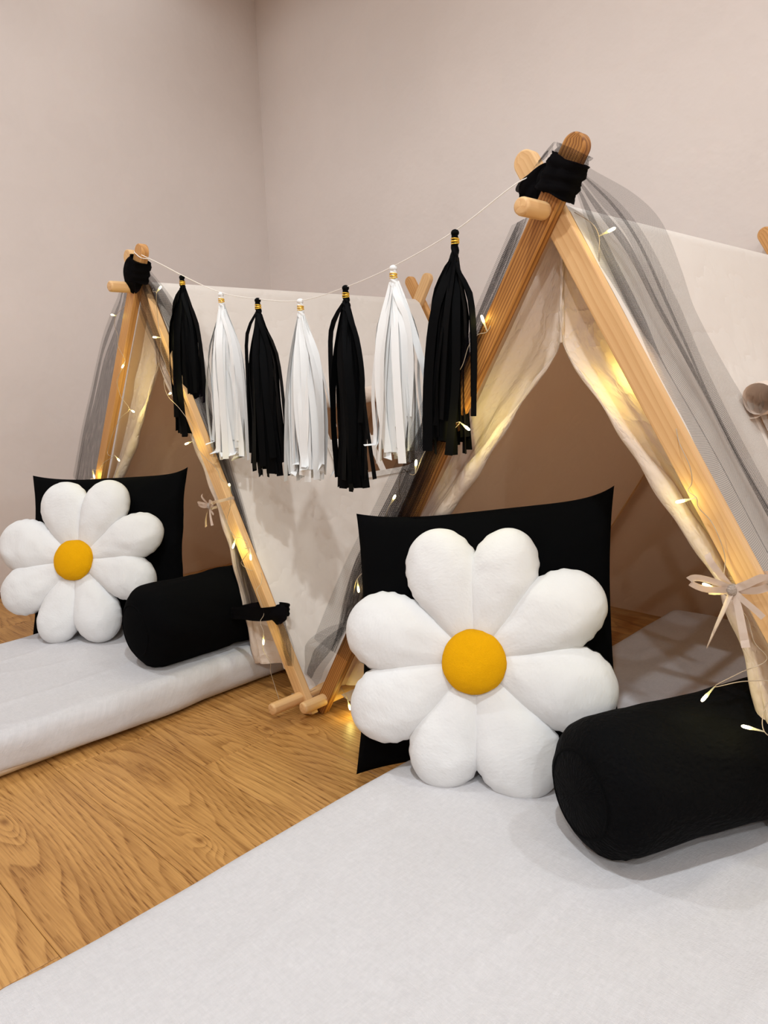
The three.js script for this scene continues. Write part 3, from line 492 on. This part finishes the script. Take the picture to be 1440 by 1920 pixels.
{ // near tent
  const t = thing('tulle_drape', 'sheer black tulle knotted round the crossed top of the near tent, trailing down both sides', 'drape', [0, 1.25, 0], 'black tulle drapes on the tents');
  const P = (name, g, m = M.tulle) => { g.translate(0, -1.25, 0); return part(t, name, g, m); };
  const b1 = legBand(-1, 0.062, 0.01, 0.029, 0.019, 0.062), b2 = legBand(1, 0.055, -0.014, 0.03, 0.019, 0.055), b3 = legBand(-1, 0.03, -0.002, 0.04, 0.03, 0.03);
  P('top_wrap', mergeGeometries([bandRound(b1.pts, b1.w, 1, 0.06), bandRound(b2.pts, b2.w, 2, 0.06)]), M.tulleThick);
  P('top_knot', sheet(24, 16, (u, v) => { const a = u * Math.PI * 2, b = (v - 0.5) * Math.PI, k = 1 + 0.25 * (noise(Math.cos(a) * 2 + 4, Math.sin(a) * 2 + v * 3, 5) - 0.5); return V(0.0 + Math.cos(a) * Math.cos(b) * 0.03 * k, 1.25 + Math.sin(b) * 0.03 * k, 0.0 + Math.sin(a) * Math.cos(b) * 0.024 * k); }, 0.2, 0.1), M.tulleThick);
  const b4 = legBand(-1, 0.088, 0.01, 0.028, 0.0165, 0.045);
  P('top_flap', bandRound(b4.pts, b4.w, 5, 0.04, 2), M.tulle);
  P('top_flap', drape([[-0.035, 1.29, -0.01], [-0.028, 1.285, 0.01], [-0.02, 1.275, 0.026]], [[0.012, 1.318, 0.0], [0.02, 1.312, 0.02], [0.026, 1.295, 0.03]], [[0.4, 0.5, 0.25, 0.2, 1.3]], 0.003, 3, M.tulle, 20, 20, V(0, 0, 1)));
  P('side_swag', drape([[0.035, 1.235, -0.03], [0.1, 1.075, -0.035], [0.2, 0.905, -0.036], [0.33, 0.69, -0.038], [0.46, 0.47, -0.04], [0.6, 0.24, -0.04]], [[0.03, 1.28, -0.04], [0.088, 1.184, -0.155], [0.17, 1.038, -0.15], [0.236, 0.885, -0.18], [0.345, 0.69, -0.17], [0.56, 0.38, -0.16]],
    [[0.26, 0.3, 0.13, 0.08, 0.44], [0.58, 0.86, 0.1, 0.025, 0.68], [0.95, 0.6, 0.04, 0.014, 1.3]], 0.007, 2.2));
  P('outer_swag', drape([[0.03, 1.27, -0.04], [0.095, 1.15, -0.13], [0.175, 0.99, -0.14], [0.27, 0.81, -0.15], [0.44, 0.52, -0.15]], [[0.03, 1.29, -0.06], [0.11, 1.19, -0.2], [0.185, 1.02, -0.22], [0.27, 0.86, -0.23], [0.40, 0.62, -0.22]], [], 0.008, 4.4, M.tulle, 30, 60));
  P('side_fall', drape([[-0.03, 1.2, 0.012], [-0.115, 1.03, 0.026], [-0.2, 0.85, 0.032], [-0.285, 0.66, 0.036], [-0.425, 0.42, 0.036], [-0.57, 0.19, 0.034]], [[-0.085, 1.19, 0.0], [-0.195, 0.989, 0.01], [-0.285, 0.86, 0.03], [-0.405, 0.671, 0.034], [-0.56, 0.454, 0.034], [-0.7, 0.22, 0.03]],
    [[0.25, 0.3, 0.12, 0.26, 0.99], [0.45, 0.4, 0.2, 0.3, 1.02], [0.62, 0.5, 0.2, 0.3, 1.0], [0.7, 0.45, 0.1, 0.34, 1.04]], 0.006, 1.2, M.tulle, 60, 90, V(-SN.x * 0.7, SN.y * 0.7, 0.7)));
  P('tail', drape([[-0.59, 0.26, 0.03], [-0.63, 0.195, 0.03], [-0.675, 0.13, 0.032], [-0.7, 0.085, 0.035]], [[-0.63, 0.27, -0.02], [-0.72, 0.23, -0.03], [-0.797, 0.17, -0.02], [-0.79, 0.11, 0.01]], [[0.4, 0.5, 0.3, 0.15, 1.2]], 0.006, 0.4, M.tulle, 40, 40, V(0, 0, 1)));
}
{ // far tent
  const [ox, , oz] = FAR, L = p => [p[0] - ox, p[1], p[2] - oz];
  const t = thing('tulle_drape', 'sheer black tulle tied to a leg tip of the far tent, banding its lower leg', 'drape', [ox, 1.25, oz], 'black tulle drapes on the tents');
  const P = (name, g, m = M.tulle) => { g.translate(0, -1.25, 0); return part(t, name, g, m); };
  const b1 = legBand(-1, 0.06, 0.01, 0.03, 0.02, 0.06);
  P('top_wrap', mergeGeometries([bandRound(b1.pts, b1.w, 1, 0.06)]), M.tulleThick);
  P('top_knot', sheet(24, 16, (u, v) => { const a = u * Math.PI * 2, b = (v - 0.5) * Math.PI, k = 1 + 0.25 * (noise(Math.cos(a) * 2 + 4, Math.sin(a) * 2 + v * 3, 9) - 0.5); return V(0.012 + Math.cos(a) * Math.cos(b) * 0.03 * k, 1.235 + Math.sin(b) * 0.05 * k, 0.02 + Math.sin(a) * Math.cos(b) * 0.03 * k); }, 0.2, 0.1), M.tulleThick);
  P('side_swag', drape([[0.02, 1.24, 0.03], [0.05, 1.13, 0.03], [0.13, 0.99, 0.025], [0.25, 0.8, 0.0], [0.365, 0.605, -0.005], [0.43, 0.49, -0.005], [0.475, 0.41, -0.005]], [[0.025, 1.255, -0.03], [0.07, 1.15, -0.08], [0.15, 1.02, -0.1], [0.25, 0.85, -0.085], [0.345, 0.68, -0.06], [0.425, 0.53, -0.045], [0.485, 0.42, -0.03]],
    [[0.25, 0.3, 0.2, 0.25, 1.3], [0.5, 0.5, 0.2, 0.3, 1.3], [0.75, 0.65, 0.18, 0.22, 1.3]], 0.008, 1.1));
  P('lower_fall', drape([[0.41, 0.45, 0.0], [0.43, 0.36, 0.0], [0.47, 0.27, 0.005]], [[0.45, 0.44, -0.03], [0.48, 0.35, -0.03], [0.53, 0.26, -0.02]], [[0.4, 0.3, 0.3, 0.2, 1.3], [0.6, 0.6, 0.3, 0.3, 1.3]], 0.006, 2.0, M.tulle, 40, 30));
  P('side_fall', drape([[-0.02, 1.2, 0.0], [-0.12, 1.02, 0.0], [-0.26, 0.79, 0.0], [-0.4, 0.55, 0.0], [-0.5, 0.38, 0.0]], [L([-1.58, 1.21, 0.04]), L([-1.606, 1.183, 0.04]), L([-1.761, 1.036, 0.04]), L([-1.93, 0.8, 0.04]), L([-2.091, 0.566, 0.04])], [[0.45, 0.5, 0.3, 0.45, 1.3], [0.88, 0.9, 0.05, 0.06, 1.3]], 0.008, 2.6, M.tulle, 60, 70, V(0, 0, 1)));
  const cl = [[0.43, 0.245, 0.03], [0.5, 0.262, 0.045], [0.58, 0.275, 0.045], [0.64, 0.288, 0.03], [0.63, 0.28, -0.03], [0.55, 0.265, -0.05], [0.46, 0.25, -0.03]];
  P('leg_band', bandRound(cl, { ax: V(0.15, 1, 0), w: 0.036 }, 4, 0.04, 3, 0.0012), M.tulleThick);
  P('leg_knot', sheet(24, 16, (u, v) => { const a = u * Math.PI * 2, b = (v - 0.5) * Math.PI, k = 1 + 0.5 * (noise(Math.cos(a) * 2.5 + 4, Math.sin(a) * 2.5 + v * 4, 12) - 0.5); return V(0.638 + Math.cos(a) * Math.cos(b) * 0.024 * k, 0.282 + Math.sin(b) * 0.026 * k, 0.012 + Math.sin(a) * Math.cos(b) * 0.024 * k); }, 0.2, 0.1), M.tulleThick);
  P('tail', drape([[0.63, 0.29, 0.03], [0.64, 0.25, 0.03], [0.65, 0.2, 0.03], [0.66, 0.14, 0.02]], [[0.66, 0.3, 0.01], [0.68, 0.26, 0.02], [0.705, 0.21, 0.02], [0.7, 0.15, 0.02]], [[0.5, 0.5, 0.3, 0.2, 1.2]], 0.006, 1.7, M.tulle, 30, 30, V(0, 0, 1)));
}

// ------------------------------------------------------------------ fairy lights
const bulbGeo = (() => { const g = new THREE.LatheGeometry([[0, 0.0085], [0.0016, 0.0078], [0.0027, 0.005], [0.0029, 0.001], [0.0026, -0.004], [0.0018, -0.0065], [0, -0.007]].reverse().map(a => new THREE.Vector2(...a)), 14); return g; })();
const holderGeo = (() => { const g = new THREE.LatheGeometry([[0.001, -0.026], [0.0014, -0.02], [0.002, -0.012], [0.003, -0.006], [0.0033, -0.002]].map(a => new THREE.Vector2(...a)), 12); return g; })();
function makeFairy(label, pos, strands) {                               // strands: lists of [x, y, z] wire points; a point with a 4th entry carries a bulb hanging in that direction
  const t = thing('fairy_lights', label, 'string lights', pos, 'fairy light strings on the tents');
  for (const st of strands) {
    const path = []; st.forEach(p => path.push([p[0] - pos[0], p[1] - pos[1], p[2] - pos[2]]));
    const base = [], R = rngOf(Math.round(st[0][0] * 1000 + 7777));
    for (let i = 0; i < path.length; i++) {
      base.push(path[i]);
      if (i < path.length - 1) { const a = path[i], b = path[i + 1]; base.push([lerp(a[0], b[0], 0.5) + (R() - 0.5) * 0.03, lerp(a[1], b[1], 0.5) + (R() - 0.5) * 0.02, lerp(a[2], b[2], 0.5) + 0.004 * R()]); }
    }
    part(t, 'wire', tube(base, 0.0008, base.length * 10, 5), st.dark ? M.wireDark : M.wire);
    st.forEach((p, i) => {
      if (p.length < 4) return;
      const d = V(...p[3]).normalize(), q = V(...path[i]).addScaledVector(d, 0.026);
      const h = part(t, 'bulb', bulbGeo, M.glow); h.position.copy(q); h.quaternion.setFromUnitVectors(V(0, 1, 0), d); h.castShadow = false;
      part(h, 'holder', holderGeo, M.holder);
      const l = new THREE.PointLight(new THREE.Color(1, 0.9, 0.24), BULB_CD * (p[4] || 1), 0, 2); l.position.copy(q).add(V(...pos)); l.shadow.radius = 0.2; l.castShadow = true; l.name = 'fairy_bulb_light'; scene.add(l);
    });
  }
  return t;
}
// the point given is the bulb; the wire reaches it from the opposite side
const bulb = (x, y, z, d, k = 1) => { const v = V(...d).normalize().multiplyScalar(0.026); return [x - v.x, y - v.y, z - v.z, d, k]; };
makeFairy('fairy lights on clear wire wound along both front legs of the near tent', [0, 1.2, 0], [
  [[0.03, 1.2, -0.035], bulb(0.1, 1.16, -0.045, [1, 0.3, 0]), [0.09, 1.06, -0.04], bulb(0.14, 0.91, -0.043, [-0.5, -1, 0], 2.4), [0.2, 0.86, -0.032], [0.26, 0.79, 0.006], [0.285, 0.72, 0.006], bulb(0.273, 0.69, 0.02, [-1, -0.3, 0.3]), [0.318, 0.66, 0.004], [0.345, 0.6, 0.004], bulb(0.332, 0.557, 0.04, [-1, 0.4, 0.4]), [0.385, 0.5, 0.0], [0.42, 0.44, 0.004], bulb(0.344, 0.369, 0.06, [-0.6, -1, 0.3]), [0.45, 0.4, -0.01], bulb(0.41, 0.334, 0.05, [-1, 0.1, 0.3]), [0.53, 0.3, 0.004], [0.6, 0.2, 0.01]],
  [[-0.02, 1.2, -0.03], [-0.09, 1.09, -0.02], bulb(-0.133, 1.018, 0.03, [-0.3, 1, 0.2], 0.5), [-0.17, 0.97, 0.026], bulb(-0.222, 0.882, 0.04, [-0.6, -0.8, 0.3]), [-0.225, 0.83, 0.026], bulb(-0.163, 0.803, 0.045, [1, -0.5, 0.2], 4.2), [-0.255, 0.79, 0.026], bulb(-0.302, 0.723, 0.05, [0.3, 1, 0.2], 0.4), [-0.37, 0.7, 0.02], [-0.39, 0.62, 0.01], bulb(-0.366, 0.642, 0.055, [0.6, 0.6, 0.2], 0.4), [-0.43, 0.55, 0.01], [-0.5, 0.47, 0.01], bulb(-0.502, 0.4, 0.05, [0.1, -1, 0]), [-0.58, 0.27, 0.0], [-0.66, 0.1, -0.01], bulb(-0.625, 0.03, -0.015, [0.6, -0.6, 0.3], 1.4)],
]);
makeFairy('clear-wire fairy lights wound along both front legs of the far tent', [-1.434, 1.2, 0.059], [
  [[-1.45, 1.2, 0.03], bulb(-1.559, 1.127, 0.09, [-1, 0.15, 0]), [-1.535, 1.06, 0.09], bulb(-1.502, 0.964, 0.1, [0.3, -0.4, 0.4]), [-1.57, 0.92, 0.09], bulb(-1.51, 0.82, 0.075, [1, -0.3, 0], 3.5), [-1.62, 0.76, 0.09], [-1.69, 0.68, 0.09], bulb(-1.593, 0.66, 0.1, [1, -0.6, 0]), [-1.76, 0.62, 0.09], bulb(-1.79, 0.589, 0.1, [0.5, -1, 0.1]), [-1.85, 0.5, 0.08]],
  [[-1.41, 1.2, 0.02], bulb(-1.233, 1.179, 0.1, [1, 0.5, 0]), [-1.33, 1.1, 0.06], bulb(-1.287, 1.043, 0.1, [-1, 0.1, 0.2]), [-1.27, 0.95, 0.08], bulb(-1.226, 0.878, 0.1, [1, 0.2, 0.2]), [-1.17, 0.78, 0.07], bulb(-1.156, 0.733, 0.1, [-1, -0.3, 0.2]), [-1.07, 0.66, 0.06], bulb(-0.952, 0.628, 0.1, [0.4, 0.3, 0.3]), [-1.02, 0.52, 0.07], bulb(-0.968, 0.451, 0.09, [-0.3, -1, 0.2], 2.4), [-0.9, 0.47, 0.09], bulb(-0.874, 0.434, 0.1, [0.3, -1, 0.2]), [-0.95, 0.4, 0.08], bulb(-0.925, 0.35, 0.045, [-0.2, -1, 0.2], 2.4), [-0.87, 0.34, 0.09], [-0.83, 0.28, 0.1], bulb(-0.812, 0.211, 0.12, [0, -1, 0.1]), [-0.8, 0.15, 0.11], [-0.8, 0.08, 0.1], [-0.78, 0.03, 0.1]],
]);

renderer.render(scene, camera);
